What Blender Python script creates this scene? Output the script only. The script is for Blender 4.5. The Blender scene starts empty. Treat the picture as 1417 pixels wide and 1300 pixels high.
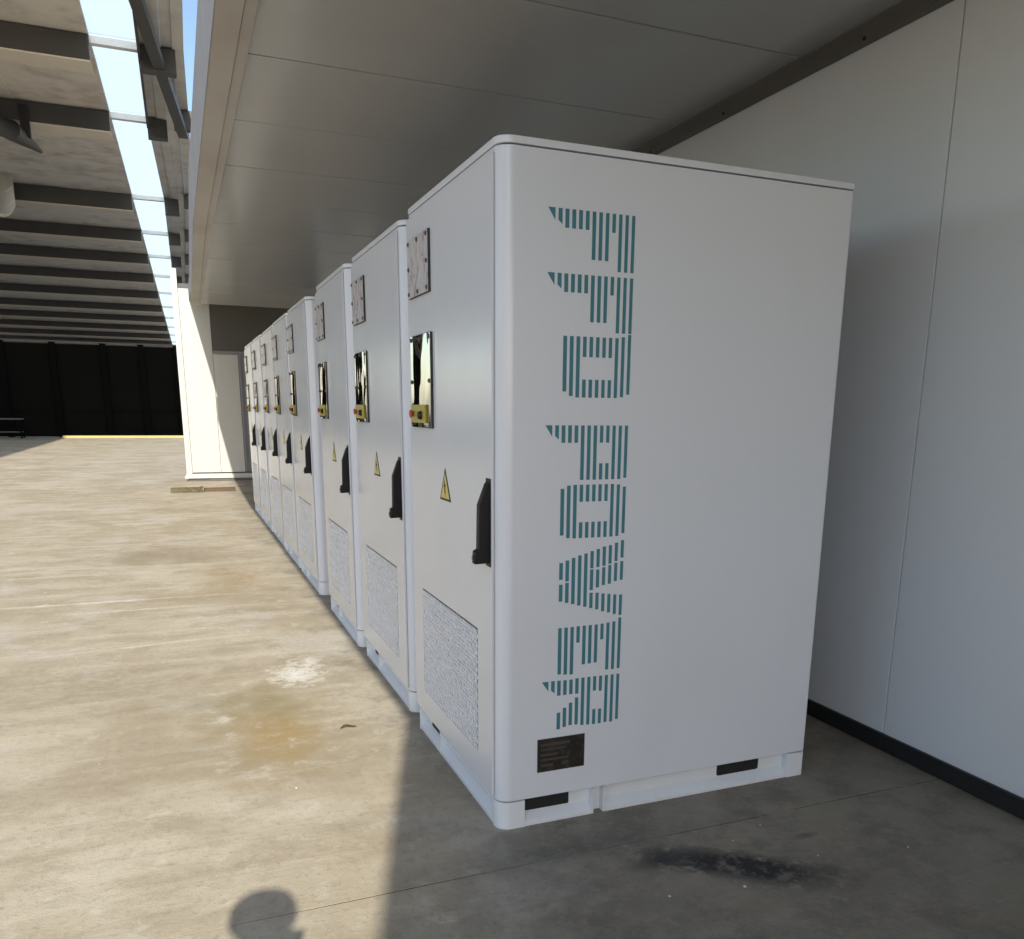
import bpy, bmesh, math, random
from mathutils import Vector, Matrix
random.seed(7)
scene = bpy.context.scene
COL = scene.collection
R = math.radians

# ------------------------------------------------------------------ camera
YAW, PITCH, ROLL = 0.3975, -0.2335, -0.0117
cam_d = bpy.data.cameras.new('camera')
cam = bpy.data.objects.new('camera', cam_d); COL.objects.link(cam)
fw = Vector((math.sin(YAW)*math.cos(PITCH), math.cos(YAW)*math.cos(PITCH), math.sin(PITCH)))
rt = Vector((math.cos(YAW), -math.sin(YAW), 0)); dn = fw.cross(rt)
r2 = rt*math.cos(ROLL) + dn*math.sin(ROLL); d2 = -rt*math.sin(ROLL) + dn*math.cos(ROLL)
M = Matrix((r2, -d2, -fw)).transposed().to_4x4()
M.translation = Vector((-0.9396, -2.5706, 1.4613))
cam.matrix_world = M
cam_d.sensor_fit = 'HORIZONTAL'; cam_d.sensor_width = 36
cam_d.lens = 1168.6/1417*36
cam_d.shift_x = (708.5-743.9)/1417; cam_d.shift_y = (844.5-650)/1417
cam_d.clip_start = 0.01; cam_d.clip_end = 1000
scene.camera = cam

# ------------------------------------------------------------------ light
SUN_E, SUN_A = R(31.0), R(7.42)          # elevation; light travels this far right of +Y
w = bpy.data.worlds.new('World'); scene.world = w; w.use_nodes = True
nt = w.node_tree; bg = nt.nodes['Background']
sky = nt.nodes.new('ShaderNodeTexSky'); sky.sky_type = 'NISHITA'; sky.sun_disc = False
sky.sun_elevation = SUN_E; sky.sun_rotation = R(180)+SUN_A
sky.air_density = 1.0; sky.dust_density = 1.0; sky.ozone_density = 1.0
nt.links.new(sky.outputs[0], bg.inputs[0]); bg.inputs[1].default_value = 0.15
sd = bpy.data.lights.new('sun', 'SUN'); sd.energy = 4.5; sd.angle = R(0.55); sd.color = (1.0, 0.93, 0.81)
sun = bpy.data.objects.new('sun', sd); COL.objects.link(sun)
sdir = Vector((math.sin(SUN_A)*math.cos(SUN_E), math.cos(SUN_A)*math.cos(SUN_E), -math.sin(SUN_E)))
sun.rotation_euler = sdir.to_track_quat('-Z', 'Y').to_euler(); sun.location = (-6, -30, 25)
vs = scene.view_settings
vs.view_transform = 'Standard'; vs.look = 'None'; vs.gamma = 1.0; vs.use_curve_mapping = False
vs.exposure = 0.50
scene.cycles.max_bounces = 7; scene.cycles.diffuse_bounces = 5; scene.cycles.glossy_bounces = 3
scene.cycles.transmission_bounces = 4; scene.cycles.caustics_reflective = False; scene.cycles.caustics_refractive = False
scene.cycles.use_denoising = True; scene.cycles.use_adaptive_sampling = True; scene.cycles.adaptive_threshold = 0.03; scene.cycles.sample_clamp_indirect = 6.0

# ------------------------------------------------------------------ materials
class NB:
    """tiny node builder"""
    def __init__(s, name, rough=0.5, metal=0.0, spec=0.5):
        s.m = bpy.data.materials.new(name); s.m.use_nodes = True
        s.t = s.m.node_tree; s.b = s.t.nodes['Principled BSDF']
        s.b.inputs['Roughness'].default_value = rough; s.b.inputs['Metallic'].default_value = metal
        s.b.inputs['Specular IOR Level'].default_value = spec
        s._pos = None
    def n(s, kind, **kw):
        x = s.t.nodes.new('ShaderNode'+kind)
        for k, v in kw.items(): setattr(x, k, v)
        return x
    def link(s, a, b): s.t.links.new(a, b)
    def put(s, sock, v):
        if isinstance(v, (int, float)): sock.default_value = v
        elif isinstance(v, (tuple, list)): sock.default_value = tuple(v)+((1,) if len(v) == 3 and len(sock.default_value) == 4 else ())
        else: s.link(v, sock)
    def pos(s, obj=False):
        if obj: return s.n('TexCoord').outputs['Object']
        if s._pos is None: s._pos = s.n('NewGeometry').outputs['Position']
        return s._pos
    def map(s, v, scale=(1, 1, 1), loc=(0, 0, 0), rot=(0, 0, 0)):
        x = s.n('Mapping'); s.put(x.inputs['Vector'], v)
        x.inputs['Scale'].default_value = scale; x.inputs['Location'].default_value = loc; x.inputs['Rotation'].default_value = rot
        return x.outputs[0]
    def noise(s, v, scale, detail=4, rough=0.55, dist=0.0):
        x = s.n('TexNoise'); s.put(x.inputs['Vector'], v); x.inputs['Scale'].default_value = scale
        x.inputs['Detail'].default_value = detail; x.inputs['Roughness'].default_value = rough; x.inputs['Distortion'].default_value = dist
        return x.outputs['Fac']
    def math(s, op, a, b=0.0, c=0.0):
        x = s.n('Math', operation=op)
        s.put(x.inputs[0], a); s.put(x.inputs[1], b); s.put(x.inputs[2], c); return x.outputs[0]
    def ramp(s, f, lo, hi, smooth=True):
        x = s.n('MapRange'); x.interpolation_type = 'SMOOTHSTEP' if smooth else 'LINEAR'
        s.put(x.inputs['Value'], f); x.inputs['From Min'].default_value = lo; x.inputs['From Max'].default_value = hi
        return x.outputs[0]
    def mix(s, f, a, b, mode='MIX'):
        x = s.n('Mix', data_type='RGBA', blend_type=mode)
        s.put(x.inputs[0], f); s.put(x.inputs[6], a); s.put(x.inputs[7], b); return x.outputs[2]
    def bump(s, h, strength=0.2, dist=0.01):
        x = s.n('Bump'); s.put(x.inputs['Height'], h); x.inputs['Strength'].default_value = strength; x.inputs['Distance'].default_value = dist
        s.link(x.outputs[0], s.b.inputs['Normal'])
    def color(s, c): s.put(s.b.inputs['Base Color'], c); return s
    def rough(s, r): s.put(s.b.inputs['Roughness'], r); return s

def plain(name, c, rough=0.5, metal=0.0, var=0.06, scale=3.0, spec=0.5, bump=0.0, obj=False):
    k = NB(name, rough, metal, spec)
    f = k.noise(k.pos(obj), scale, 5, 0.6)
    k.color(k.mix(f, tuple(x*(1-var) for x in c), tuple(min(1, x*(1+var)) for x in c)))
    k.rough(k.ramp(f, -0.5, 1.5, False)) if False else None
    if bump: k.bump(k.noise(k.pos(obj), 180, 2), bump, 0.002)
    return k.m

# concrete floor: patches, faint trowel streaks across the hall, stains of their own shape
k = NB('concrete', 0.75, 0, 0.35)
p = k.pos()
big = k.noise(p, 0.55, 5, 0.6, 0.6); mid = k.noise(k.map(p, (1, 1.6, 1)), 2.2, 6, 0.64, 0.3)
strk = k.noise(k.map(p, (0.35, 3.2, 1), rot=(0, 0, 0.05)), 1.6, 6, 0.66, 0.5)
strk2 = k.noise(k.map(p, (0.5, 9.0, 1), (3, 1, 0), (0, 0, -0.04)), 1.3, 5, 0.62, 0.8)
fine = k.noise(p, 34, 4, 0.7); grit = k.noise(p, 160, 2, 0.6)
NZ = {3: k.noise(p, 3.0, 5, 0.7), 7: k.noise(p, 7.5, 5, 0.72), 14: k.noise(p, 15, 4, 0.7)}
c = k.mix(k.ramp(big, 0.3, 0.72), (0.42, 0.365, 0.27), (0.50, 0.45, 0.355))
c = k.mix(k.math('MULTIPLY', k.ramp(mid, 0.43, 0.66), 0.72), c, (0.335, 0.285, 0.20))
c = k.mix(k.math('MULTIPLY', k.ramp(NZ[3], 0.50, 0.68), 0.45), c, (0.30, 0.255, 0.18))
broad = k.noise(k.map(p, (1, 0.8, 1), (4.3, 1.7, 0)), 0.9, 5, 0.6, 0.4)
c = k.mix(k.math('MULTIPLY', k.ramp(broad, 0.45, 0.62), 0.6), c, (0.315, 0.262, 0.175))
pal = k.noise(k.map(p, (1, 1, 1), (9.1, 5.2, 0)), 1.3, 5, 0.62, 0.3)
c = k.mix(k.math('MULTIPLY', k.ramp(pal, 0.52, 0.68), 0.5), c, (0.50, 0.475, 0.43))
c = k.mix(k.math('MULTIPLY', k.ramp(strk, 0.50, 0.70), 0.45), c, (0.57, 0.525, 0.43))
c = k.mix(k.math('MULTIPLY', k.ramp(strk2, 0.54, 0.72), 0.42), c, (0.30, 0.255, 0.185))
c = k.mix(k.math('MULTIPLY', k.ramp(NZ[7], 0.54, 0.70), 0.45), c, (0.60, 0.56, 0.475))
c = k.mix(k.math('MULTIPLY', k.ramp(fine, 0.50, 0.74), 0.5), c, (0.22, 0.19, 0.145))
c = k.mix(k.math('MULTIPLY', k.ramp(grit, 0.60, 0.72), 0.35), c, (0.64, 0.61, 0.54))
def blot(cx, cy, rx, ry, soft, amp, nsc, col, strength, rot=0.0):
    """a stain with a ragged outline around (cx, cy)"""
    global c
    x = k.n('Mapping'); x.vector_type = 'TEXTURE'; k.put(x.inputs['Vector'], p)
    x.inputs['Location'].default_value = (cx, cy, 0); x.inputs['Rotation'].default_value = (0, 0, rot); x.inputs['Scale'].default_value = (rx, ry, 1e3)
    d = k.n('VectorMath', operation='LENGTH'); k.put(d.inputs[0], x.outputs[0])
    dd = k.math('ADD', d.outputs['Value'], k.math('MULTIPLY_ADD', NZ[nsc], amp, -amp*0.5))
    f = k.math('SUBTRACT', 1.0, k.ramp(dd, 1-soft, 1+soft*0.4))
    f = k.math('MULTIPLY', f, k.math('MULTIPLY_ADD', k.ramp(NZ[14], 0.35, 0.62), 0.6, 0.4))
    c = k.mix(k.math('MULTIPLY', f, strength), c, col)
blot(-0.66, 1.35, 0.28, 0.62, 0.8, 3.6, 7, (0.29, 0.215, 0.10), 0.85)
blot(-0.62, 1.20, 0.17, 0.34, 0.7, 3.8, 14, (0.33, 0.225, 0.085), 0.7)
blot(-0.82, 1.75, 0.30, 0.35, 1.0, 3.4, 7, (0.21, 0.185, 0.095), 0.6)
blot(-0.55, 1.85, 0.22, 0.40, 1.0, 3.4, 3, (0.25, 0.21, 0.11), 0.55)
blot(-0.55, 5.15, 0.32, 0.75, 1.0, 3.2, 3, (0.31, 0.215, 0.095), 0.7)
blot(-1.1, 6.6, 0.8, 0.8, 1.0, 3.0, 3, (0.23, 0.19, 0.125), 0.65)
blot(-1.4, 2.3, 0.8, 0.55, 1.0, 3.2, 3, (0.25, 0.205, 0.13), 0.6)
blot(-1.3, 1.0, 0.5, 0.40, 1.0, 3.2, 3, (0.27, 0.22, 0.145), 0.5)
blot(-0.43, 2.12, 0.13, 0.20, 0.6, 5.2, 14, (0.70, 0.68, 0.63), 1.0)
blot(-0.33, 2.35, 0.07, 0.12, 1.0, 4.4, 14, (0.72, 0.70, 0.66), 0.8)
blot(-0.84, 1.52, 0.04, 0.07, 1.0, 3.4, 14, (0.70, 0.68, 0.62), 0.8)
blot(-1.6, 4.45, 0.9, 0.035, 0.8, 2.4, 3, (0.66, 0.62, 0.54), 0.6)
blot(-1.3, 4.1, 0.6, 0.025, 0.8, 2.4, 3, (0.64, 0.60, 0.52), 0.6)
blot(-1.2, 3.05, 0.6, 0.02, 0.8, 2.4, 3, (0.62, 0.58, 0.50), 0.6, 0.12)
# grime on the strip along cabinets and wall, darkened to paint in its shade
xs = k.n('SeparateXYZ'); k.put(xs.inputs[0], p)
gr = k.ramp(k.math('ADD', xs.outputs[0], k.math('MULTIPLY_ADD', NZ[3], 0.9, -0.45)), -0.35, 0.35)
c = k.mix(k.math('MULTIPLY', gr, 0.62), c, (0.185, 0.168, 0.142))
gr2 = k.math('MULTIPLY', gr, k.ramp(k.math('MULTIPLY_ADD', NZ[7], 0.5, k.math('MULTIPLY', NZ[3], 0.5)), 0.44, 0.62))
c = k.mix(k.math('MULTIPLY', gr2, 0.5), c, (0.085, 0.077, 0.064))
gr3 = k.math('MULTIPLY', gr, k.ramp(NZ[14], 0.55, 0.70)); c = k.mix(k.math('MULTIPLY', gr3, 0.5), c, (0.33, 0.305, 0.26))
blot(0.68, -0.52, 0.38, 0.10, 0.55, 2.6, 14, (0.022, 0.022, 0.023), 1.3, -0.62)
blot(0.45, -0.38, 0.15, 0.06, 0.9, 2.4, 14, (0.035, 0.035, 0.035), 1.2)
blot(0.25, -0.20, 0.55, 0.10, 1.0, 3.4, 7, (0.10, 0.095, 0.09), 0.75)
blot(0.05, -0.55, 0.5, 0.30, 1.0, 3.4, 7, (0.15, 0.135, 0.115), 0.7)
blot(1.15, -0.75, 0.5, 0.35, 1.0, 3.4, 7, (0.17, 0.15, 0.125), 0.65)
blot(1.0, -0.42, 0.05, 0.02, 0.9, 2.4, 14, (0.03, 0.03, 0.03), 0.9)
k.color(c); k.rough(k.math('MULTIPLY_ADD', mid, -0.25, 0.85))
hb = k.math('ADD', k.math('MULTIPLY', fine, 0.6), k.math('MULTIPLY', grit, 0.4)); k.bump(hb, 0.5, 0.007)
CONCRETE = k.m

# white powder coat, faint orange peel and smudges
def coat(name, c1, rough, smudge=0.25):
    k = NB(name, rough, 0, 0.5); p = k.pos(True)
    f = k.noise(k.map(p, (1, 1, 0.35)), 2.6, 5, 0.6, 0.0)
    k.color(k.mix(k.math('MULTIPLY', k.ramp(f, 0.45, 0.8), smudge), c1, tuple(x*0.86 for x in c1)))
    k.rough(k.math('MULTIPLY_ADD', k.ramp(f, 0.3, 0.8), 0.06, rough)); k.bump(k.noise(p, 420, 2), 0.05, 0.001)
    return k.m
WHITE = coat('white_powder_coat', (0.69, 0.72, 0.795), 0.17)
WHITE_BASE = coat('white_base_paint', (0.72, 0.755, 0.81), 0.38, 0.5)
DARKCORE = plain('dark_core', (0.12, 0.12, 0.13), 0.7)
GASKET = plain('gasket', (0.02, 0.02, 0.022), 0.6)
GREYSEAL = plain('grey_seal', (0.45, 0.46, 0.48), 0.6)
BLACK = plain('black_plastic', (0.007, 0.007, 0.009), 0.5, bump=0.1, spec=0.3)
SLOTBLACK = plain('slot_black', (0.008, 0.008, 0.009), 0.7)
TEAL = plain('teal_print', (0.043, 0.19, 0.245), 0.45, var=0.08)
YELLOW = plain('yellow_sticker', (0.66, 0.55, 0.16), 0.45)
OLIVE = plain('yellow_plastic', (0.42, 0.35, 0.05), 0.4)
RED = plain('red_plastic', (0.40, 0.05, 0.03), 0.4)
STEEL = plain('bolt_steel', (0.10, 0.10, 0.10), 0.4, 0.8)
VENTBACK = plain('vent_back', (0.16, 0.16, 0.17), 0.6)
PLATE = NB('name_plate', 0.35, 0, 0.5)
_p = PLATE.pos(); PLATE.color(PLATE.mix(PLATE.ramp(PLATE.noise(_p, 28, 5, 0.7), 0.45, 0.7), (0.022, 0.019, 0.018), (0.055, 0.043, 0.034))); PLATE = PLATE.m
PLATEINK = plain('plate_print', (0.065, 0.055, 0.047), 0.4)
# acrylic inspection windows: glossy, slightly wavy sheet
k = NB('lower_window_sheet', 0.045, 1.0)
k.color((0.62, 0.60, 0.57)); p = k.pos(True)
k.bump(k.noise(k.map(p, (1, 1, 0.45)), 5.5, 2, 0.4), 0.55, 0.03); MIRROR = k.m
k = NB('upper_window_sheet', 0.13, 0.0, 0.6)
p = k.pos(True); f = k.noise(k.map(p, (1, 1.3, 1.0)), 13, 4, 0.65, 0.6)
k.color(k.mix(k.ramp(f, 0.48, 0.66), (0.64, 0.64, 0.67), (0.44, 0.34, 0.40)))
k.bump(k.noise(p, 11, 3), 0.35, 0.02); PAPER = k.m
# building
def panel(name, c1, rough, dirt=(0.5, 0.46, 0.4), amt=0.25, speck=0.5, wave=0.12):
    k = NB(name, rough, 0, 0.5); p = k.pos()
    f = k.noise(k.map(p, (0.7, 0.7, 0.25)), 1.5, 4, 0.55, 0.0); g = k.noise(p, 9, 5, 0.7)
    c = k.mix(k.math('MULTIPLY', k.ramp(f, 0.4, 0.8), amt), c1, dirt)
    c = k.mix(k.math('MULTIPLY', k.ramp(g, 0.55, 0.85), amt*speck), c, tuple(x*0.6 for x in dirt))
    k.color(c); k.rough(rough if rough < 0.28 else k.math('MULTIPLY_ADD', k.ramp(f, 0.3, 0.8), 0.12, rough))
    k.bump(k.noise(p, 1.4, 2), wave, 0.02)
    return k.m
WALLP = panel('wall_panel_paint', (0.67, 0.695, 0.735), 0.34, (0.56, 0.56, 0.56), 0.2)
CEILP = panel('ceiling_panel_paint', (0.42, 0.42, 0.415), 0.20, (0.36, 0.345, 0.325), 0.3, 0.0, 0.05)
FASCIA = panel('fascia_paint', (0.44, 0.42, 0.395), 0.5, (0.31, 0.265, 0.22), amt=0.45)
ENDP = panel('end_wall_paint', (0.50, 0.49, 0.455), 0.55, (0.40, 0.37, 0.32))
GREYTRIM = plain('grey_trim', (0.10, 0.095, 0.088), 0.5)
SKIRT = plain('black_skirting', (0.014, 0.015, 0.017), 0.45)
SEAMBACK = plain('seam_backing', (0.10, 0.10, 0.10), 0.8)
DECK = plain('roof_deck', (0.3, 0.3, 0.3), 0.8)
ROOFP = panel('roof_sheet_paint', (0.70, 0.66, 0.61), 0.5, (0.25, 0.21, 0.18), 0.6)
BEAM = plain('beam_shade_steel', (0.05, 0.049, 0.048), 0.5, var=0.25, scale=1.2)  # dark tone puts the beams' shaded front faces into the colour
FLANGE = plain('lit_flange_paint', (0.68, 0.62, 0.53), 0.55, var=0.12, scale=0.8)  # light tone paints in the floor-lit undersides of the beams
EAVE = panel('eave_sheet_paint', (0.55, 0.54, 0.52), 0.45, (0.3, 0.27, 0.24), 0.5)
PALE = plain('glare_purlin', (0.72, 0.74, 0.76), 0.5)  # pale tone puts the skylight's glare into the purlins
SHADEBLACK = plain('shade_black', (0.0030, 0.0031, 0.0029), 0.8, var=0.4, scale=0.6, spec=0.08)  # near-black puts the deep shade under the roof into the colour
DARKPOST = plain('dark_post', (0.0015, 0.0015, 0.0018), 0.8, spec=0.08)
KERB = plain('yellow_kerb_paint', (0.50, 0.37, 0.14), 0.6, var=0.15)
k = NB('skylight_sheet', 0.3)
tr = k.n('BsdfTranslucent'); tr.inputs[0].default_value = (0.74, 0.81, 0.83, 1)
tp = k.n('BsdfTransparent'); tp.inputs[0].default_value = (0.9, 0.95, 0.97, 1)
mx = k.n('MixShader'); mx.inputs[0].default_value = 0.4
k.link(tr.outputs[0], mx.inputs[1]); k.link(tp.outputs[0], mx.inputs[2]); k.link(mx.outputs[0], k.t.nodes['Material Output'].inputs['Surface'])
SKYLIGHT = k.m
k = NB('weathered_wood', 0.8); p = k.pos()
f = k.noise(k.map(p, (2, 30, 30)), 2, 5, 0.7)
k.color(k.mix(f, (0.07, 0.042, 0.025), (0.145, 0.092, 0.058))); k.bump(f, 0.4, 0.004); WOOD = k.m
k = NB('mossy_wood', 0.85); p = k.pos()
f = k.noise(p, 22, 5, 0.7); k.color(k.mix(k.ramp(f, 0.35, 0.7), (0.06, 0.05, 0.028), (0.16, 0.13, 0.07))); k.bump(f, 0.5, 0.005); MOSSWOOD = k.m
LEAF = plain('dry_leaf', (0.085, 0.055, 0.03), 0.8, var=0.3, scale=40)
STONE = plain('chip', (0.62, 0.60, 0.56), 0.8, var=0.2, scale=40)
GROUND = plain('ground_concrete', (0.36, 0.33, 0.28), 0.85, var=0.2, scale=0.6)

# ------------------------------------------------------------------ mesh helpers
class MB:
    def __init__(s): s.v = []; s.f = []
    def box(s, x0, y0, z0, x1, y1, z1):
        i = len(s.v)
        s.v += [(x, y, z) for z in (z0, z1) for x, y in ((x0, y0), (x1, y0), (x1, y1), (x0, y1))]
        s.f += [tuple(i+j for j in q) for q in ((3, 2, 1, 0), (4, 5, 6, 7), (0, 1, 5, 4), (1, 2, 6, 5), (2, 3, 7, 6), (3, 0, 4, 7))]
        return s
    def prism(s, poly, fn, a, b):
        """poly: 2D points; fn(p, h) -> 3D; extruded from h = a to h = b"""
        i = len(s.v); n = len(poly)
        s.v += [fn(q, a) for q in poly] + [fn(q, b) for q in poly]
        s.f += [tuple(range(i+n-1, i-1, -1)), tuple(range(i+n, i+2*n))]
        s.f += [(i+j, i+(j+1) % n, i+n+(j+1) % n, i+n+j) for j in range(n)]
        return s
    def tube(s, pts, rad, n=10):
        rings = []
        for j, q in enumerate(pts):
            q = Vector(q); a = Vector(pts[max(j-1, 0)]); b = Vector(pts[min(j+1, len(pts)-1)])
            d = (b-a).normalized(); u = d.orthogonal().normalized(); t = d.cross(u)
            r = rad[j] if isinstance(rad, (list, tuple)) else rad
            i = len(s.v); s.v += [tuple(q+(u*math.cos(2*math.pi*m/n)+t*math.sin(2*math.pi*m/n))*r) for m in range(n)]; rings.append(i)
        for a, b in zip(rings, rings[1:]): s.f += [(a+m, a+(m+1) % n, b+(m+1) % n, b+m) for m in range(n)]
        s.f += [tuple(range(rings[0]+n-1, rings[0]-1, -1)), tuple(range(rings[-1], rings[-1]+n))]
        return s
    def build(s, name, mat, parent=None, bevel=0.0, seg=2, smooth=True, angle=35):
        me = bpy.data.meshes.new(name); me.from_pydata(s.v, [], s.f)
        bm = bmesh.new(); bm.from_mesh(me)
        bmesh.ops.recalc_face_normals(bm, faces=bm.faces)
        if bevel:
            es = [e for e in bm.edges if len(e.link_faces) == 2 and e.calc_face_angle(0) > R(40)]
            bmesh.ops.bevel(bm, geom=es, offset=bevel, segments=seg, affect='EDGES', profile=0.5, clamp_overlap=True)
        bm.to_mesh(me); bm.free()
        me.materials.append(mat)
        if smooth:
            me.polygons.foreach_set('use_smooth', [True]*len(me.polygons)); me.set_sharp_from_angle(angle=R(angle))
        o = bpy.data.objects.new(name, me); COL.objects.link(o)
        if parent: o.parent = parent
        if smooth and (bevel or angle > 40):
            wn = o.modifiers.new('weighted', 'WEIGHTED_NORMAL'); wn.keep_sharp = True; wn.weight = 100
        return o
def box(name, mat, parent, *a, bevel=0.0): return MB().box(*a).build(name, mat, parent, bevel)
def dup(o, name, parent, loc=(0, 0, 0)):
    c = o.copy(); c.name = name; COL.objects.link(c); c.parent = parent; c.location = loc; return c
def tag(o, label, cat, group=None):
    o['label'] = label; o['category'] = cat
    if group: o['group'] = group
    return o
def thing(name, label, cat, loc=(0, 0, 0), group=None):
    o = bpy.data.objects.new(name, None); COL.objects.link(o); o.location = loc; o.empty_display_size = 0.2
    return tag(o, label, cat, group)
def roundrect(x0, y0, x1, y1, r, n=7):
    """r: radii for corners (x0,y0), (x1,y0), (x1,y1), (x0,y1)"""
    out = []
    for (cx, cy, a), q in zip(((x0, y0, 180), (x1, y0, 270), (x1, y1, 0), (x0, y1, 90)), r):
        sx = 1 if cx == x0 else -1; sy = 1 if cy == y0 else -1
        for j in range(n):
            t = R(a+90*j/(n-1)); out.append((cx+sx*q+q*math.cos(t), cy+sy*q+q*math.sin(t)))
    return out
XY = lambda q, h: (q[0], q[1], h)
XZ = lambda q, h: (q[0], h, q[1])
YZ = lambda q, h: (h, q[0], q[1])

# ------------------------------------------------------------------ ground and floor slabs
g = MB(); g.v = [(-250, -250, -0.05), (250, -250, -0.05), (250, 250, -0.05), (-250, 250, -0.05)]; g.f = [(0, 1, 2, 3)]
ground = g.build('ground', GROUND); ground['kind'] = 'structure'
ys = [-0.24+4.7*i for i in range(-4, 10)]; xs_ = [-18.6, -13.7, -8.9, -4.15, 1.95]
def edge_pts(a, b, axis, at):
    n = max(2, int(abs(b-a)/0.35)); out = []
    for j in range(n+1):
        t = a+(b-a)*j/n; d = random.uniform(-0.0032, 0.0022) if 0 < j < n else 0
        out.append((t, at+d) if axis == 0 else (at+d, t))
    return out[:-1]
for y0, y1 in zip(ys, ys[1:]):
    for x0, x1 in zip(xs_, xs_[1:]):
        e = 0.0026
        poly = edge_pts(x0+e, x1-e, 0, y0+e)+edge_pts(y0+e, y1-e, 1, x1-e)+edge_pts(x1-e, x0+e, 0, y1-e)+edge_pts(y1-e, y0+e, 1, x0+e)
        MB().prism(poly, XY, -0.045, 0.0).build('floor_slab', CONCRETE, ground, smooth=False)

k = NB('joint_seal', 0.95, 0, 0.2); p = k.pos()
k.color(k.mix(k.ramp(k.noise(p, 2.6, 6, 0.75), 0.50, 0.66), (0.03, 0.027, 0.024), (0.30, 0.265, 0.205))); JOINT = k.m
for y in ys[1:-1]: MB().box(xs_[0], y-0.008, -0.046, xs_[-1], y+0.008, -0.0012).build('joint_seal', JOINT, ground, smooth=False)
for x in xs_[1:-1]: MB().box(x-0.008, ys[0], -0.046, x+0.008, ys[-1], -0.0016).build('joint_seal', JOINT, ground, smooth=False)

# ------------------------------------------------------------------ right wall
WX = 1.85
wall = thing('panel_wall', 'long white sandwich panel wall with black skirting behind the row of cabinets', 'wall', (WX, 3, 0))
def W(name, mat, *a, bevel=0.0):
    return MB().box(a[0]-WX, a[1]-3, a[2], a[3]-WX, a[4]-3, a[5]).build(name, mat, wall, bevel)
W('backing', SEAMBACK, WX+0.055, -9.0, 0.0, WX+0.16, 15.7, 3.35)
yj = [-9.0, -5.75, -2.85, 0.09, 3.02, 5.95, 8.88, 11.8, 15.7]
for a, b in zip(yj, yj[1:]): W('wall_panel', WALLP, WX, a+0.0025, 0.06, WX+0.05, b-0.0025, 3.02, bevel=0.004)
for a, b in zip(yj, yj[1:]): W('skirting', SKIRT, WX-0.014, a+0.001, 0.002, WX+0.052, b-0.001, 0.078, bevel=0.003)
for a, b in ((-9.0, -2.0), (-2.0, 4.0), (4.0, 12.5)): W('ceiling_angle_trim', GREYTRIM, WX-0.045, a+0.001, 2.955, WX-0.001, b-0.001, 3.0285, bevel=0.003)
for yy in (0.55, 1.55, 2.3, 3.4, 4.6):
    MB().tube([(-0.05, yy-3, 2.965), (-0.02, yy-3, 2.965)], 0.008, 8).build('trim_bolt', BLACK, wall)

# ------------------------------------------------------------------ canopy with panelled soffit
FL = -4.15
def xo(y):            # outer face of the fascia; skewed; unseen rear flare invented to cast the floor shadow
    if y < FL: return -0.67+0.298*(y-FL)
    if y < 6.0: return -0.67
    return -0.67+(y-6.0)*0.014
FSHEET = panel('fascia_sheet_paint', (0.30, 0.32, 0.375), 0.45, (0.26, 0.26, 0.28), 0.4)
canopy = thing('canopy', 'low canopy with grey metal soffit panels and boxed fascia over the cabinets', 'canopy', (0, 3, 3.0))
def pl(name, mat, pts, z0, z1, parent=canopy, bevel=0.0, smooth=True):
    o = MB().prism([(x, y-3) for x, y in pts], XY, z0-3, z1-3).build(name, mat, parent, bevel); return o
st = [-9.0, FL, 6.0, 12.6]
for a, b in zip(st, st[1:]):
    e = 0.0006
    pl('fascia_board', FASCIA, [(xo(a), a+e), (xo(a)+0.105, a+e), (xo(b)+0.105, b-e), (xo(b), b-e)], 3.0, 3.45)
    pl('fascia_sheet', FSHEET, [(xo(a)-0.005, a+e), (xo(a)-0.001, a+e), (xo(b)-0.001, b-e), (xo(b)-0.005, b-e)], 3.003, 3.455)
    pl('trim_strip', FASCIA, [(xo(a)+0.108, a+e), (xo(a)+0.155, a+e), (xo(b)+0.155, b-e), (xo(b)+0.108, b-e)], 3.006, 3.4)
    pl('roof_deck', DECK, [(xo(a)+0.158, a+e), (1.80, a+e), (1.80, b-e), (xo(b)+0.158, b-e)], 3.10, 3.42)
yc = -9.04
while yc < 12.5:
    a, b = max(yc, -9.0)+0.005, min(yc+1.0, 12.6)-0.005
    pts = [(xo(a)+0.1575, a), (1.803, a), (1.803, b)]
    if a < FL < b: pts += [(xo(b)+0.1575, b), (xo(FL)+0.1575, FL)]
    else: pts += [(xo(b)+0.1575, b)]
    pl('ceiling_panel', CEILP, pts, 3.03+random.uniform(-0.0015, 0.0015), 3.09, bevel=0.004); yc += 1.0
# higher soffit over the last bay, and an upstand added to block sun
pl('sun_stop_upstand', DECK, [(-0.53, 12.3), (1.80, 12.3), (1.80, 12.598), (-0.53, 12.598)], 3.421, 3.80)
pl('rear_soffit', CEILP, [(-0.53, 12.603), (1.848, 12.603), (1.848, 15.6), (-0.53, 15.6)], 3.62, 3.74)
pl('rear_beam', DECK, [(-0.55, 12.607), (-0.44, 12.607), (-0.44, 15.59), (-0.55, 15.59)], 3.40, 3.619)

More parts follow.
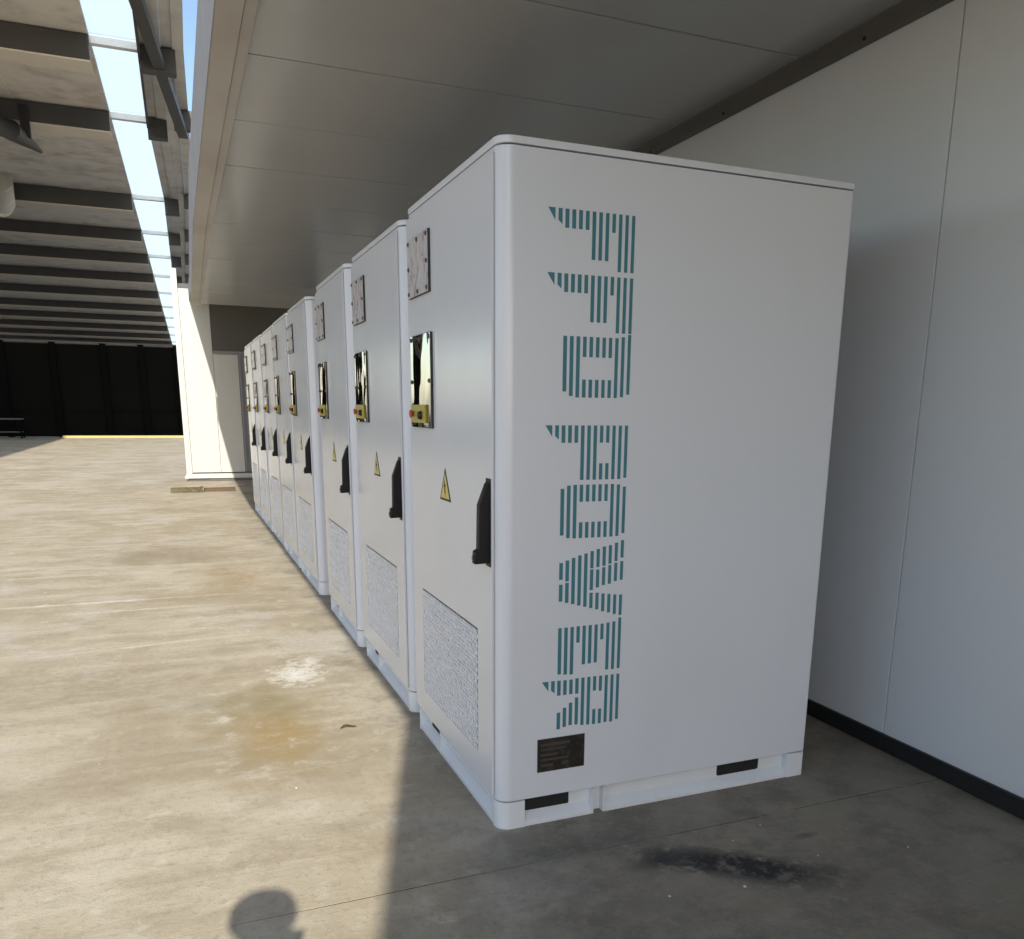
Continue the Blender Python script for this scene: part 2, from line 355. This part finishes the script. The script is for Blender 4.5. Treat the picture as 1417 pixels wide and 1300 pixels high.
# ------------------------------------------------------------------ white end wall
EY = 15.6
SHADEGREY = panel('panel_shade_grey', (0.20, 0.205, 0.215), 0.5, (0.15, 0.15, 0.15)); SHADEBROWN = panel('header_shade_brown', (0.085, 0.078, 0.065), 0.6, (0.06, 0.052, 0.042))  # dark grey and brown paint the far wall's shade into its panels
endw = thing('end_wall', 'cream white panel wall closing the far end, half in sunlight', 'wall', (0.5, EY, 0))
def E_(name, mat, x0, z0, x1, z1, d=0.0, t=0.08, bevel=0.004):
    return MB().box(x0-0.5, -d, z0, x1-0.5, t, z1).build(name, mat, endw, bevel)
E_('backing', SEAMBACK, -0.80, 0.0, 1.85, 3.70, -0.082, 0.2, 0)
E_('corner_post', ENDP, -0.84, 0.145, -0.735, 3.95, 0.02)
E_('wall_panel', ENDP, -0.73, 0.165, -0.20, 3.60); E_('wall_panel', ENDP, -0.195, 0.165, 0.26, 2.455); E_('wall_panel', SHADEGREY, 0.265, 0.165, 0.50, 2.455)
E_('wall_panel', SHADEGREY, 0.505, 0.165, 1.845, 2.455); E_('header_panel', SHADEBROWN, -0.195, 2.47, 0.9, 3.60); E_('header_panel', SHADEBROWN, 0.905, 2.47, 1.845, 3.60)
E_('door_stile', SHADEGREY, 0.265, 0.17, 0.31, 2.45, 0.03, -0.001); E_('rail', SHADEGREY, -0.19, 2.43, 0.50, 2.49, 0.025, -0.001)
E_('sill_beam', ENDP, -0.86, 0.055, 1.84, 0.143, 0.075); E_('sill_foot', GREYTRIM, -0.82, 0.002, 1.84, 0.052, 0.05); E_('sill_cap', WALLP, -0.88, 0.06, -0.42, 0.10, 0.10, -0.076)

# ------------------------------------------------------------------ cabinets
CW, CD, CH, CB = 1.12, 1.3387, 2.25, 0.103
grp = 'white cabinets standing in a row'
first = thing('power_cabinet', 'white metal power cabinet with teal striped lettering and dark plate on its exposed end', 'cabinet', (0, 0, 0), grp)
RAD = (0.05, 0.012, 0.012, 0.05)
def P(name, mat, mb, parent=first, bevel=0.0, **kw): return mb.build(name, mat, parent, bevel, **kw)
P('body_shell', WHITE, MB().prism(roundrect(0, 0, CD, CW, RAD), XY, CB+0.004, 2.2245), bevel=0.003, angle=50)
P('top_cap', WHITE, MB().prism(roundrect(-0.002, -0.002, CD+0.002, CW+0.002, RAD), XY, 2.2285, CH), bevel=0.003, angle=50)
P('core', DARKCORE, MB().box(0.02, 0.02, CB-0.0005, CD-0.02, CW-0.02, 2.24))
# pallet-like base
def corner(sx, sy):
    r = 0.05 if sx == 0 else 0.012
    x0, x1 = (0, 0.10) if sx == 0 else (1.255, CD); y0, y1 = (0, 0.06) if sy == 0 else (CW-0.06, CW)
    rr = [0.002]*4; rr[{(0, 0): 0, (1, 0): 1, (1, 1): 2, (0, 1): 3}[(sx, sy)]] = r
    return MB().prism(roundrect(x0, y0, x1, y1, rr), XY, 0.0, CB)
for sx in (0, 1):
    for sy in (0, 1): P('corner_post', WHITE_BASE, corner(sx, sy), bevel=0.002)
def tray(name, x0, x1, y0, y1, axis, sgn):   # sloped lower rail: high at the back, low at the front lip
    if axis == 'x':
        yf = y0 if sgn < 0 else y1; yb = y1 if sgn < 0 else y0
        return P(name, WHITE_BASE, MB().prism([(yf, 0.0), (yb, 0.0), (yb, 0.042), (yf, 0.016)], lambda q, h: (h, q[0], q[1]), x0, x1), bevel=0.0015)
    return P(name, WHITE_BASE, MB().prism([(x0, 0.0), (x1, 0.0), (x1, 0.042), (x0, 0.016)], lambda q, h: (q[0], h, q[1]), y0, y1), bevel=0.0015)
tray('bottom_rail', 0.101, 0.368, 0.004, 0.034, 'x', -1); tray('bottom_rail', 0.422, 1.254, 0.004, 0.034, 'x', -1)
P('divider', WHITE_BASE, MB().box(0.369, 0.003, 0.001, 0.376, 0.0342, CB-0.002), bevel=0.001); P('divider', WHITE_BASE, MB().box(0.414, 0.003, 0.001, 0.421, 0.0342, CB-0.002), bevel=0.001)
P('recess_panel', WHITE_BASE, MB().box(0.101, 0.0345, 0.001, 1.254, 0.040, CB-0.001))
P('fork_slot', SLOTBLACK, MB().prism(roundrect(0.102, 0.047, 0.285, 0.0985, (0.004,)*4), XZ, 0.031, 0.0343))
P('fork_slot', SLOTBLACK, MB().prism(roundrect(0.935, 0.047, 1.133, 0.0985, (0.008,)*4), XZ, 0.031, 0.0343))
tray('front_rail', 0.004, 0.034, 0.061, 0.745, 'y', -1); tray('front_rail', 0.004, 0.034, 0.755, CW-0.061, 'y', -1)
P('divider', WHITE_BASE, MB().box(0.003, 0.747, 0.001, 0.0342, 0.753, CB-0.002), bevel=0.001)
P('recess_panel', WHITE_BASE, MB().box(0.0345, 0.061, 0.001, 0.040, CW-0.061, CB-0.001))
P('fork_slot', SLOTBLACK, MB().prism(roundrect(0.80, 0.047, 0.97, 0.0985, (0.004,)*4), YZ, 0.031, 0.0343))
# door: a slab with the vent opening cut out
Y0, Y1, Z0, Z1 = 0.044, 1.085, 0.125, 2.205; VY0, VY1, VZ0, VZ1 = 0.195, 0.942, 0.230, 0.700
def framed(ylist, zlist, x0, x1):
    m = MB(); idx = {}
    for h, x in enumerate((x0, x1)):
        for i, y in enumerate(ylist):
            for j, z in enumerate(zlist): idx[h, i, j] = len(m.v); m.v.append((x, y, z))
    q = lambda *a: m.f.append(tuple(idx[b] for b in a))
    for i in range(3):
        for j in range(3):
            if (i, j) != (1, 1):
                for h in (0, 1): q((h, i, j), (h, i+1, j), (h, i+1, j+1), (h, i, j+1))
    for i in range(3):
        for j in (0, 3): q((0, i, j), (0, i+1, j), (1, i+1, j), (1, i, j)); q((0, j, i), (0, j, i+1), (1, j, i+1), (1, j, i))
    for (a, b) in (((1, 1), (2, 1)), ((2, 1), (2, 2)), ((2, 2), (1, 2)), ((1, 2), (1, 1))): q((0,)+a, (0,)+b, (1,)+b, (1,)+a)
    return m
P('door_seal', GREYSEAL, MB().box(-0.0025, Y0-0.003, Z0-0.003, -0.0002, Y1+0.003, Z1+0.003))
door = P('door', WHITE, framed([Y0, VY0, VY1, Y1], [Z0, VZ0, VZ1, Z1], -0.009, -0.0027))
# perforated vent sheet: hexagonal punched holes, back plate visible through them
vent = MB(); rv = random.Random(3); pit = 0.0178; row = pit*0.8660
nr = int((VZ1-VZ0)/row)+1
for j in range(nr):
    zc = VZ0+row*(j+0.5)
    if zc > VZ1-0.004: break
    yc_ = VY0+pit*0.5+(pit*0.5 if j % 2 else 0)
    while yc_ < VY1-pit*0.45:
        s = pit*0.577; hole = s*rv.uniform(0.42, 0.78); dx = rv.uniform(-0.0016, 0.0014); oy, oz = rv.uniform(-.0012, .0012), rv.uniform(-.0012, .0012)
        i = len(vent.v)
        for q in range(6):
            t = R(60*q+30); vent.v.append((-0.0089, min(max(yc_+s*math.cos(t), VY0), VY1), min(max(zc+s*math.sin(t), VZ0), VZ1)))
        for q in range(6):
            t = R(60*q+30); vent.v.append((-0.0086+dx, yc_+oy+hole*math.cos(t), zc+oz+hole*math.sin(t)))
        for q in range(6): vent.v.append((-0.0035, vent.v[i+6+q][1], vent.v[i+6+q][2]))
        for q in range(6):
            r_ = (q+1) % 6
            vent.f += [(i+q, i+r_, i+6+r_, i+6+q), (i+6+q, i+6+r_, i+12+r_, i+12+q)]
        yc_ += pit
ve = P('vent_sheet', WHITE, vent, door, smooth=False); ve['kind'] = 'stuff'
P('vent_back_plate', VENTBACK, MB().box(-0.0033, VY0+0.001, VZ0+0.001, -0.0028, VY1-0.001, VZ1-0.001), door)
# inspection windows
def window(name, ya, yb, za, zb, sheet):
    o = P(name, GASKET, MB().box(-0.019, ya, za, -0.0092, yb, zb), first, bevel=0.001)
    P('sheet', sheet, MB().box(-0.0205, ya+0.003, za+0.002, -0.0191, yb-0.002, zb-0.002), o)
    ins = 0.016; ym, zm = (ya+yb)/2, (za+zb)/2
    for y, z in ((ya+ins, za+ins), (ym, za+ins), (yb-ins, za+ins), (ya+ins, zm), (yb-ins, zm), (ya+ins, zb-ins), (ym, zb-ins), (yb-ins, zb-ins)):
        P('bolt', STEEL, MB().tube([(-0.0206, y, z), (-0.0225, y, z), (-0.0262, y, z)], [0.0088, 0.0088, 0.0055], 8), o)
    return o
window('upper_window', 0.730, 1.030, 1.893, 2.116, PAPER)
lw = window('lower_window', 0.718, 1.017, 1.383, 1.746, MIRROR)
P('yellow_plate', OLIVE, MB().box(-0.032, 0.775, 1.402, -0.0207, 0.985, 1.474), lw, bevel=0.003)
P('stop_button', RED, MB().tube([(-0.0321, 0.945, 1.437), (-0.040, 0.945, 1.437), (-0.041, 0.945, 1.437), (-0.046, 0.945, 1.437), (-0.048, 0.945, 1.437)], [0.010, 0.010, 0.016, 0.016, 0.012], 14), lw)
P('key_switch', BLACK, MB().tube([(-0.0321, 0.825, 1.432), (-0.045, 0.825, 1.432)], [0.018, 0.014], 12), lw)
# warning triangle
def tri(cy, z0, hw, h, rnd): return [(cy-hw, z0), (cy+hw, z0), (cy, z0+h)]
sg = P('warning_sign', BLACK, MB().prism(tri(0.572, 1.115, 0.072, 0.125, 0), YZ, -0.0102, -0.0092))
P('yellow_field', YELLOW, MB().prism(tri(0.572, 1.1235, 0.0555, 0.097, 0), YZ, -0.0110, -0.0103), sg)
bolt_poly = [(0.578, 1.196), (0.590, 1.166), (0.577, 1.169), (0.581, 1.146), (0.574, 1.149), (0.571, 1.130), (0.564, 1.151), (0.571, 1.150), (0.563, 1.178), (0.575, 1.175)]
P('flash_symbol', BLACK, MB().prism(bolt_poly, YZ, -0.0117, -0.0111), sg)
# swing handle
hd = P('door_handle', BLACK, MB().prism([(-0.0095, 0.958), (-0.064, 0.956), (-0.062, 1.000), (-0.050, 1.004), (-0.047, 1.152), (-0.020, 1.222), (-0.0095, 1.230)], lambda q, h: (q[0], h, q[1]), 0.058, 0.090), bevel=0.004)
P('handle_plate', BLACK, MB().box(-0.0125, 0.052, 0.945, -0.0093, 0.096, 1.238), hd, bevel=0.001)
P('lock_cylinder', STEEL, MB().tube([(-0.0641, 0.074, 0.976), (-0.067, 0.074, 0.976)], 0.009, 10), hd)
protos = list(first.children)
ROW = [1.275, 2.535, 4.145, 5.385, 6.605, 7.875, 9.150]
ORD = ['second', 'third', 'fourth', 'fifth', 'sixth', 'seventh']
def copy_tree(o, parent):
    c = o.copy(); COL.objects.link(c); c.parent = parent
    for ch in o.children: copy_tree(ch, c)
    return c
for i, y in enumerate(ROW):
    lab = f'{ORD[i]} white cabinet of the row, counted from the cabinet with teal lettering' if i < 6 else 'last white cabinet of the row, standing nearest the cream end wall'
    t = thing('power_cabinet', lab, 'cabinet', ((0.012, 0.0, 0.002, 0.004, 0.010, 0.006, 0.004)[i], y, 0), grp)
    t.rotation_euler.z = R((0.1, -0.15, 0.05, 0.1, -0.1, 0.1, 0.0)[i])
    for o in protos: copy_tree(o, t)

# lettering and plate on the exposed end of the first cabinet
PT, BWD = 0.02333, 0.0130
def bx_(i): return 0.1707+PT*i
def L_F(z):   # z: top; the letters run downwards
    o = [(0, 'tri', z)] + [(i, z, z-(0.040 if i == 1 else 0.055)) for i in range(1, 6)]
    o += [(i, z, z-0.1415) for i in (6, 7, 8)] + [(9, z, z-0.056)] + [(i, z, z-0.1715) for i in (10, 11, 12)]
    return o
def L_D(z):
    o = [(i, z, z-0.190+(0.018, 0.004, 0)[i-2]) for i in (2, 3, 4)]
    o += [s for i in range(5, 10) for s in ((i, z, z-0.063), (i, z-0.133, z-0.190))]
    return o+[(10, z, z-0.190), (11, z+0.004, z-0.187), (12, z+0.012, z-0.178)]
def L_P(z):
    o = [(0, 'tri', z)] + [(i, z, z-(0.040 if i == 1 else 0.056)) for i in range(1, 5)] + [(i, z, z-0.178) for i in (5, 6, 7)]
    o += [s for i in (8, 9) for s in ((i, z, z-0.056), (i, z-0.124, z-0.178))]
    return o+[(10, z, z-0.178), (11, z, z-0.178), (12, z, z-0.174)]
def L_O(z):
    o = [(2, z-0.012, z-0.168), (3, z-0.002, z-0.178), (4, z, z-0.180)]
    o += [s for i in range(5, 10) for s in ((i, z, z-0.057), (i, z-0.126, z-0.180))]
    return o+[(10, z, z-0.180), (11, z-0.002, z-0.179), (12, z-0.010, z-0.170)]
L_W = [(2, .955, .897), (2, .880, .821), (3, .9625, .890), (3, .885, .815), (4, .970, .809), (5, .9775, .802), (6, .983, .796),
       (7, .990, .930), (7, .926, .853), (7, .844, .789), (8, .996, .933), (8, .924, .861), (8, .8425, .783), (9, 1.0036, .936), (9, .931, .868), (9, .838, .774),
       (10, 1.007, .942), (10, .9376, .871), (10, .8345, .768), (11, 1.0147, .950), (11, .9444, .879), (11, .831, .760), (12, 1.0226, .961), (12, .9485, .882), (12, .829, .755)]
L_E = [(2, .727, .560), (3, .727, .557), (4, .727, .555), (5, .728, .669), (6, .728, .587), (7, .728, .588), (8, .728, .589), (9, .729, .672), (10, .731, .558), (11, .7333, .557), (12, .746, .558)]
L_R = [(0, 'tri', .538), (1, .538, .498), (2, .537, .482), (2, .4185, .356), (3, .536, .482), (3, .434, .362), (4, .536, .482), (4, .450, .366), (5, .538, .481), (5, .467, .365),
       (6, .538, .360), (7, .538, .3585), (8, .538, .484), (8, .414, .357), (9, .537, .481), (9, .413, .357), (10, .537, .3586), (11, .537, .357), (12, .537, .364)]
for nm, bars in (('letter', L_F(2.064)), ('letter', L_F(1.8765)), ('letter', L_D(1.690)), ('letter', L_P(1.411)), ('letter', L_O(1.217)), ('letter', L_W), ('letter', L_E), ('letter', L_R)):
    m = MB()
    for b in bars:
        x = bx_(b[0])
        if b[1] == 'tri': m.prism([(x-0.0115, b[2]), (x+BWD, b[2]), (x+BWD, b[2]-0.036)], XZ, -0.0009, -0.0002)
        else:
            wd = BWD*(1.06-0.018*b[0]*0.8)
            sl = 0.006 if b[0] == 1 else 0.0
            m.prism([(x, b[1]), (x+wd, b[1]), (x+wd, b[2]-sl), (x, b[2]+sl)], XZ, -0.0009, -0.0002)
    o = P(nm, TEAL, m, smooth=False); o['kind'] = 'stuff'
npl = P('name_plate', PLATE, MB().box(0.1445, -0.0022, 0.2020, 0.3290, -0.0003, 0.3270), bevel=0.0006)
for (a, b, c_, d) in ((0.158, 0.300, 0.27, 0.309), (0.158, 0.283, 0.255, 0.289), (0.158, 0.262, 0.225, 0.270), (0.158, 0.244, 0.262, 0.251), (0.158, 0.222, 0.205, 0.231), (0.240, 0.222, 0.265, 0.233)):
    P('print_line', PLATEINK, MB().box(a, -0.0028, b, c_, -0.0023, d), npl, smooth=False)
P('print_square', SLOTBLACK, MB().box(0.290, -0.0028, 0.262, 0.316, -0.0023, 0.290), npl, smooth=False)

# ------------------------------------------------------------------ big shed roof on the left
RZ, BH = 12.2, 0.7
BY = [28.9, 36.2, 50.0, 60.0, 69.5, 80.0, 92.0, 105.0, 118.0, 132.0, 147.0, 163.0, 182.0]
def xL(y): return -2.5+0.0132*(y-27)
def xR(y): return (-1.17+0.006*(y-27)) if y < 37.2 else (-0.80+0.012*(y-38))
def xG(y): return 0.02+0.035*max(0, y-25) if y < 45 else 0.72+0.008*(y-45)
roof = thing('shed_roof', 'high shed roof with beige sheets, dark beams and a bright skylight strip', 'roof', (-6, 60, RZ))
def Rf(name, mat, mb, bevel=0.0, parent=None, smooth=True):
    mb.v = [(x+6, y-60, z-RZ) for x, y, z in mb.v]
    return mb.build(name, mat, parent or roof, bevel, smooth=smooth)
st = [20.6]+BY+[186.0]
for a, b in zip(st, st[1:]):
    nx = 8; wdt = 3.1
    for i in range(nx):
        if b > 115 and i % 2: continue
        ww = wdt*(2 if b > 115 else 1)+(14 if i >= nx-2 and b > 60 else 0)
        dz = random.uniform(-0.02, 0.02)
        xa = [xL(y)-i*wdt-0.012*(i > 0) for y in (a, b)]; xb = [xL(y)-i*wdt-ww for y in (a, b)]
        Rf('roof_sheet', ROOFP, MB().prism([(xb[0], a+0.01), (xa[0], a+0.01), (xa[1], b-0.01), (xb[1], b-0.01)], XY, RZ+dz, RZ+0.10+dz))
    Rf('skylight_sheet', SKYLIGHT, MB().prism([(xL(a)+0.01, a+0.02), (xR(a)-0.01, a+0.02), (xR(b-0.05)-0.01, b-0.02), (xL(b)+0.01, b-0.02)], XY, RZ+0.03, RZ+0.036))
    n = 4
    for i in range(n):
        u = lambda y, t: xR(y)+(xG(y)-xR(y))*t
        Rf('eave_sheet', EAVE, MB().prism([(u(a, i/n)+0.002, a+0.01), (u(a, (i+1)/n)-0.002, a+0.01), (u(b-0.05, (i+1)/n)-0.002, b-0.01), (u(b-0.05, i/n)+0.002, b-0.01)], XY, RZ-0.02-0.05*(i % 2), RZ+0.08))
Rf('bay_shade_sheet', ROOFP, MB().box(-45, 2.0, RZ+0.12, -8.15, 186, RZ+0.2))  # unseen left bay, added to shade the floor at left
for i, y in enumerate(BY):
    h = BH*(1 if i != 2 else 1.15)
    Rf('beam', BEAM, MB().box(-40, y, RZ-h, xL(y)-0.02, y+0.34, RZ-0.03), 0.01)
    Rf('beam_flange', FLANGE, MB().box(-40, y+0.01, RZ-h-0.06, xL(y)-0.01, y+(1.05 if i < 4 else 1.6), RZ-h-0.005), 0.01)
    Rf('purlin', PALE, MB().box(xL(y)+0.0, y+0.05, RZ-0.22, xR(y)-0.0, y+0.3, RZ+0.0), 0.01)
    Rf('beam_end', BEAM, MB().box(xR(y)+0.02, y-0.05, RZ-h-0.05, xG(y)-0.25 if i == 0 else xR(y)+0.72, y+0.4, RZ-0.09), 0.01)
    if i: Rf('beam_bracket', BEAM, MB().box(xR(y)+0.95, y-1.6, RZ-0.75, xG(y)+0.1, y-1.2, RZ-0.1), 0.01)
Rf('eave_gutter', BEAM, MB().prism([(xR(22), 22), (xR(22)+0.07, 22), (xR(36)+0.07, 36), (xR(36), 36)], XY, RZ-0.5, RZ-0.09))
def bar(a, b, wdt):
    a, b = Vector(a), Vector(b); d = (b-a).normalized(); u = d.cross(Vector((0, 0, 1))).normalized()*wdt; v = d.cross(u).normalized()*wdt*0.7
    m = MB(); m.v = [tuple(q+s*u+t*v) for q in (a, b) for s, t in ((-1, -1), (1, -1), (1, 1), (-1, 1))]
    m.f = [(0, 1, 2, 3), (7, 6, 5, 4), (0, 1, 5, 4), (1, 2, 6, 5), (2, 3, 7, 6), (3, 0, 4, 7)]; return m
Rf('diagonal_brace', BEAM, bar((-1.2, 23.6, 11.85), (0.13, 35.0, 11.35), 0.17), 0.01)
Rf('gable_wall', SHADEBLACK, MB().box(-45, 186.1, 0-0.0, 6, 186.4, RZ+0.2))
# hanging lamp and pale duct under the roof
lamp = thing('hanging_lamp', 'dark cone shaped lamp hanging from a roof beam by a bracket', 'lamp', (-5.9, 35.0, 11.0))
MB().tube([(-1.6, -0.9, -0.10), (-0.6, -0.3, 0.0), (0.3, 0.7, 0.0), (1.05, 2.0, -0.30)], [0.50, 0.52, 0.36, 0.06], 16).build('shade', BEAM, lamp)
MB().box(0.55, 1.0, -0.1, 0.85, 1.25, 1.0).build('bracket', SLOTBLACK, lamp)
duct = thing('air_duct', 'pale round duct bending up under the shed roof', 'duct', (-8.6, 50, 11.0))
MB().tube([(-3.5, 2.2, -0.1), (-0.6, 1.0, 0.0), (0.4, -0.6, 0.25), (0.6, -2.0, 0.9)], [0.75, 0.78, 0.74, 0.7], 18).build('duct_tube', EAVE, duct)
for t_ in ((-0.6, 1.0, 0.0), (0.4, -0.6, 0.25)):
    MB().tube([(t_[0]-0.06, t_[1]+0.05, t_[2]), (t_[0]+0.06, t_[1]-0.05, t_[2])], 0.82, 18).build('duct_ring', FLANGE, duct)

# ------------------------------------------------------------------ black partition added in place of the deep shade under the roof
part = thing('shade_partition', 'added black partition with posts, standing in for the deep shade under the shed roof', 'partition', (-6, 41.4, 0))
PX = [-0.72, -2.2, -3.75, -5.74, -7.7, -9.7, -11.7][:6]
for a, b in zip(PX, PX[1:]):
    MB().box(b+6+0.02, 0, 1.16, a+6-0.02, 0.08, 4.02).build('shade_panel', SHADEBLACK, part, 0.004); MB().box(b+6+0.02, 0, 0.03, a+6-0.02, 0.08, 1.12).build('shade_panel', SHADEBLACK, part, 0.004)
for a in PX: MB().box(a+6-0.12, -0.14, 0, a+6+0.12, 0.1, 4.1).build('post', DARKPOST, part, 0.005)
MB().box(-3.7, -0.06, 1.1, 5.2, -0.002, 1.18).build('rail', DARKPOST, part); MB().box(-3.9, -0.05, 4.04, 5.3, 0.2, 4.16).build('top_rail', BEAM, part, 0.005)
kerb = MB().box(-5.6, 40.0, 0.0, -0.4, 40.4, 0.10).build('yellow_kerb', KERB, None, 0.01)
tag(kerb, 'low yellow painted kerb on the floor before the dark partition', 'kerb')
DULL = plain('dull_grey_paint', (0.11, 0.11, 0.105), 0.7)
bench = thing('work_bench', 'dark work bench with pale top against the black partition', 'bench', (-7.75, 39.9, 0))
MB().box(-0.9, -0.3, 0.78, 0.75, 0.4, 0.83).build('bench_top', DULL, bench, 0.005); MB().box(-0.85, -0.25, 0.25, 0.7, 0.35, 0.28).build('shelf', DULL, bench, 0.004)
for x in (-0.85, 0.68):
    for y in (-0.27, 0.33): MB().box(x-0.03, y-0.03, 0, x+0.03, y+0.03, 0.779).build('leg', DARKPOST, bench)

# ------------------------------------------------------------------ small things on the floor
wd = thing('timber_batten', 'short timber batten of two pieces lying on the floor before the end wall', 'timber', (-0.6, 13.25, 0))
MB().box(-0.53, -0.09, 0.0, -0.02, 0.02, 0.085).build('mossy_block', MOSSWOOD, wd, 0.006); MB().box(0.0, 0.0, 0.0, 0.52, 0.14, 0.06).build('plank', WOOD, wd, 0.005)
MB().box(-0.06, -0.1, 0.085, 0.0, 0.03, 0.093).build('end_cleat', WOOD, wd, 0.002)
lf = MB(); n = 9
for i in range(n):
    t = i/(n-1); wv = 0.022*math.sin(math.pi*t)**0.8+0.001; zz = 0.006+0.012*math.sin(t*5)
    lf.v += [(t*0.085-0.04, -wv, zz+0.010), (t*0.085-0.04, 0, zz), (t*0.085-0.04, wv, zz+0.012)]
for i in range(n-1):
    for j in (0, 1): lf.f.append((3*i+j, 3*i+j+1, 3*i+3+j+1, 3*i+3+j))
lo = lf.build('dry_leaf', LEAF); lo.location = (-0.315, 1.19, 0.003); lo.rotation_euler = (0, 0, 0.2); lo.scale = (0.9, 0.45, 0.5)
sol = lo.modifiers.new('thick', 'SOLIDIFY'); sol.thickness = 0.0015
tag(lo, 'single curled brown dry leaf on the sunlit concrete', 'leaf')
rs = random.Random(11); chip_m = None
spots = [(0.74, -0.36), (0.90, -0.30), (0.95, -0.55), (0.60, -0.62), (1.28, -0.62), (-1.35, 1.15), (-0.9, 3.7), (-1.6, 2.9), (-0.62, 0.62), (0.35, -0.58)]
for x, y in spots:
    m = MB(); bm = bmesh.new(); bmesh.ops.create_icosphere(bm, subdivisions=1, radius=1)
    for v in bm.verts: m.v.append((v.co.x*rs.uniform(.7, 1.2), v.co.y*rs.uniform(.7, 1.2), max(v.co.z*0.55, -0.4)+0.4))
    bm.verts.index_update(); m.f = [tuple(v.index for v in f.verts) for f in bm.faces]; bm.free()
    s = rs.uniform(0.003, 0.0065); m.v = [(a*s, b*s, c_*s) for a, b, c_ in m.v]
    o = m.build('concrete_chip', STONE, smooth=False); o.location = (x, y, 0.0003); o.rotation_euler.z = rs.uniform(0, 6)
    tag(o, ('tiny pale concrete chip on the shaded floor before the wall and the lettered cabinet' if x > -0.3 else 'tiny pale concrete chip lying on the sunlit floor'), 'chip', 'loose chips on the shaded concrete' if x > -0.3 else 'loose chips on the sunlit concrete')

# ------------------------------------------------------------------ the photographer, whose shadow falls on the floor
SKIN = plain('skin', (0.42, 0.25, 0.17), 0.55, scale=8); SHIRT = plain('shirt_cloth', (0.10, 0.12, 0.16), 0.9, scale=20); TROUS = plain('trouser_cloth', (0.05, 0.05, 0.06), 0.9, scale=20); HAIRM = plain('hair', (0.015, 0.012, 0.01), 0.7)
PXY = Vector((-1.165, -2.87, 0.012))
def skin(name, verts, edges, mat, parent=None, root=0, sub=2):
    me = bpy.data.meshes.new(name); me.from_pydata([v[0] for v in verts], edges, [])
    o = bpy.data.objects.new(name, me); COL.objects.link(o); o.parent = parent
    bm = bmesh.new(); bm.from_mesh(me); lay = bm.verts.layers.skin.verify(); bm.verts.ensure_lookup_table()
    for i, v in enumerate(verts):
        r = v[1]; bm.verts[i][lay].radius = r if isinstance(r, tuple) else (r, r); bm.verts[i][lay].use_root = (i == root)
    bm.to_mesh(me); bm.free()
    sk = o.modifiers.new('skin', 'SKIN'); sk.use_smooth_shade = True
    sb = o.modifiers.new('sub', 'SUBSURF'); sb.levels = sub; sb.render_levels = sub
    me.materials.append(mat); return o
V = [((0, 0, .92), (.16, .11)), ((0, 0, 1.10), (.145, .10)), ((0, .01, 1.28), (.165, .11)), ((0, 0, 1.40), (.10, .08)), ((0, 0, 1.46), .055), ((0, .015, 1.53), (.072, .085)), ((0, .02, 1.60), (.078, .092)), ((0, .01, 1.645), (.055, .065)),
     ((-.17, 0, 1.37), .065), ((-.24, 0, 1.12), .048), ((-.22, .06, .88), .036), ((-.215, .08, .80), (.028, .042)),
     ((.17, 0, 1.37), .065), ((.27, .04, 1.16), .048), ((.15, .16, 1.22), .040), ((.10, .18, 1.285), (.036, .044)),
     ((-.09, 0, .88), .10), ((-.10, .02, .50), .062), ((-.10, -.02, .10), .042), ((-.11, .10, .035), (.042, .032)),
     ((.09, 0, .88), .10), ((.10, .02, .50), .062), ((.10, -.02, .10), .042), ((.11, .10, .035), (.042, .032))]
Ed = [(0, 1), (1, 2), (2, 3), (3, 4), (4, 5), (5, 6), (6, 7), (2, 8), (8, 9), (9, 10), (10, 11), (2, 12), (12, 13), (13, 14), (14, 15), (0, 16), (16, 17), (17, 18), (18, 19), (0, 20), (20, 21), (21, 22), (22, 23)]
per = skin('person', V, Ed, SKIN); per.location = PXY
tag(per, 'person in dark shirt taking the picture, seen only as a shadow on the floor', 'person')
grow = lambda i, k_: (V[i][0], tuple(x+k_ for x in V[i][1]) if isinstance(V[i][1], tuple) else V[i][1]+k_)
skin('shirt', [grow(i, .012) for i in (0, 1, 2, 3, 8, 9, 12, 13)], [(0, 1), (1, 2), (2, 3), (2, 4), (4, 5), (2, 6), (6, 7)], SHIRT, per)
skin('trousers', [grow(i, .012) for i in (0, 16, 17, 18, 20, 21, 22)], [(0, 1), (1, 2), (2, 3), (0, 4), (4, 5), (5, 6)], TROUS, per)
skin('hair', [((0, -.012, 1.54), (.108, .10)), ((0, -.005, 1.61), (.114, .11)), ((0, 0, 1.665), (.075, .08))], [(0, 1), (1, 2)], HAIRM, per)
for i, dx in enumerate((-.028, -.010, .010, .028)):
    skin('finger', [((.10+dx, .19, 1.305), .010), ((.105+dx*1.1, .205, 1.34), .009), ((.105+dx*1.1, .222, 1.365), .008)], [(0, 1), (1, 2)], SKIN, per, sub=1)
skin('thumb', [((.07, .19, 1.285), .012), ((.055, .215, 1.305), .010), ((.06, .232, 1.325), .009)], [(0, 1), (1, 2)], SKIN, per, sub=1)
ph = MB().box(-0.038, -0.004, -0.075, 0.038, 0.004, 0.075).build('phone', BLACK, None, 0.003)
ph.location = (-1.065, -2.624, 1.325); ph.rotation_euler = (0.1, 0.2, 0); tag(ph, 'black phone held up in the hand of the person taking the picture', 'phone')
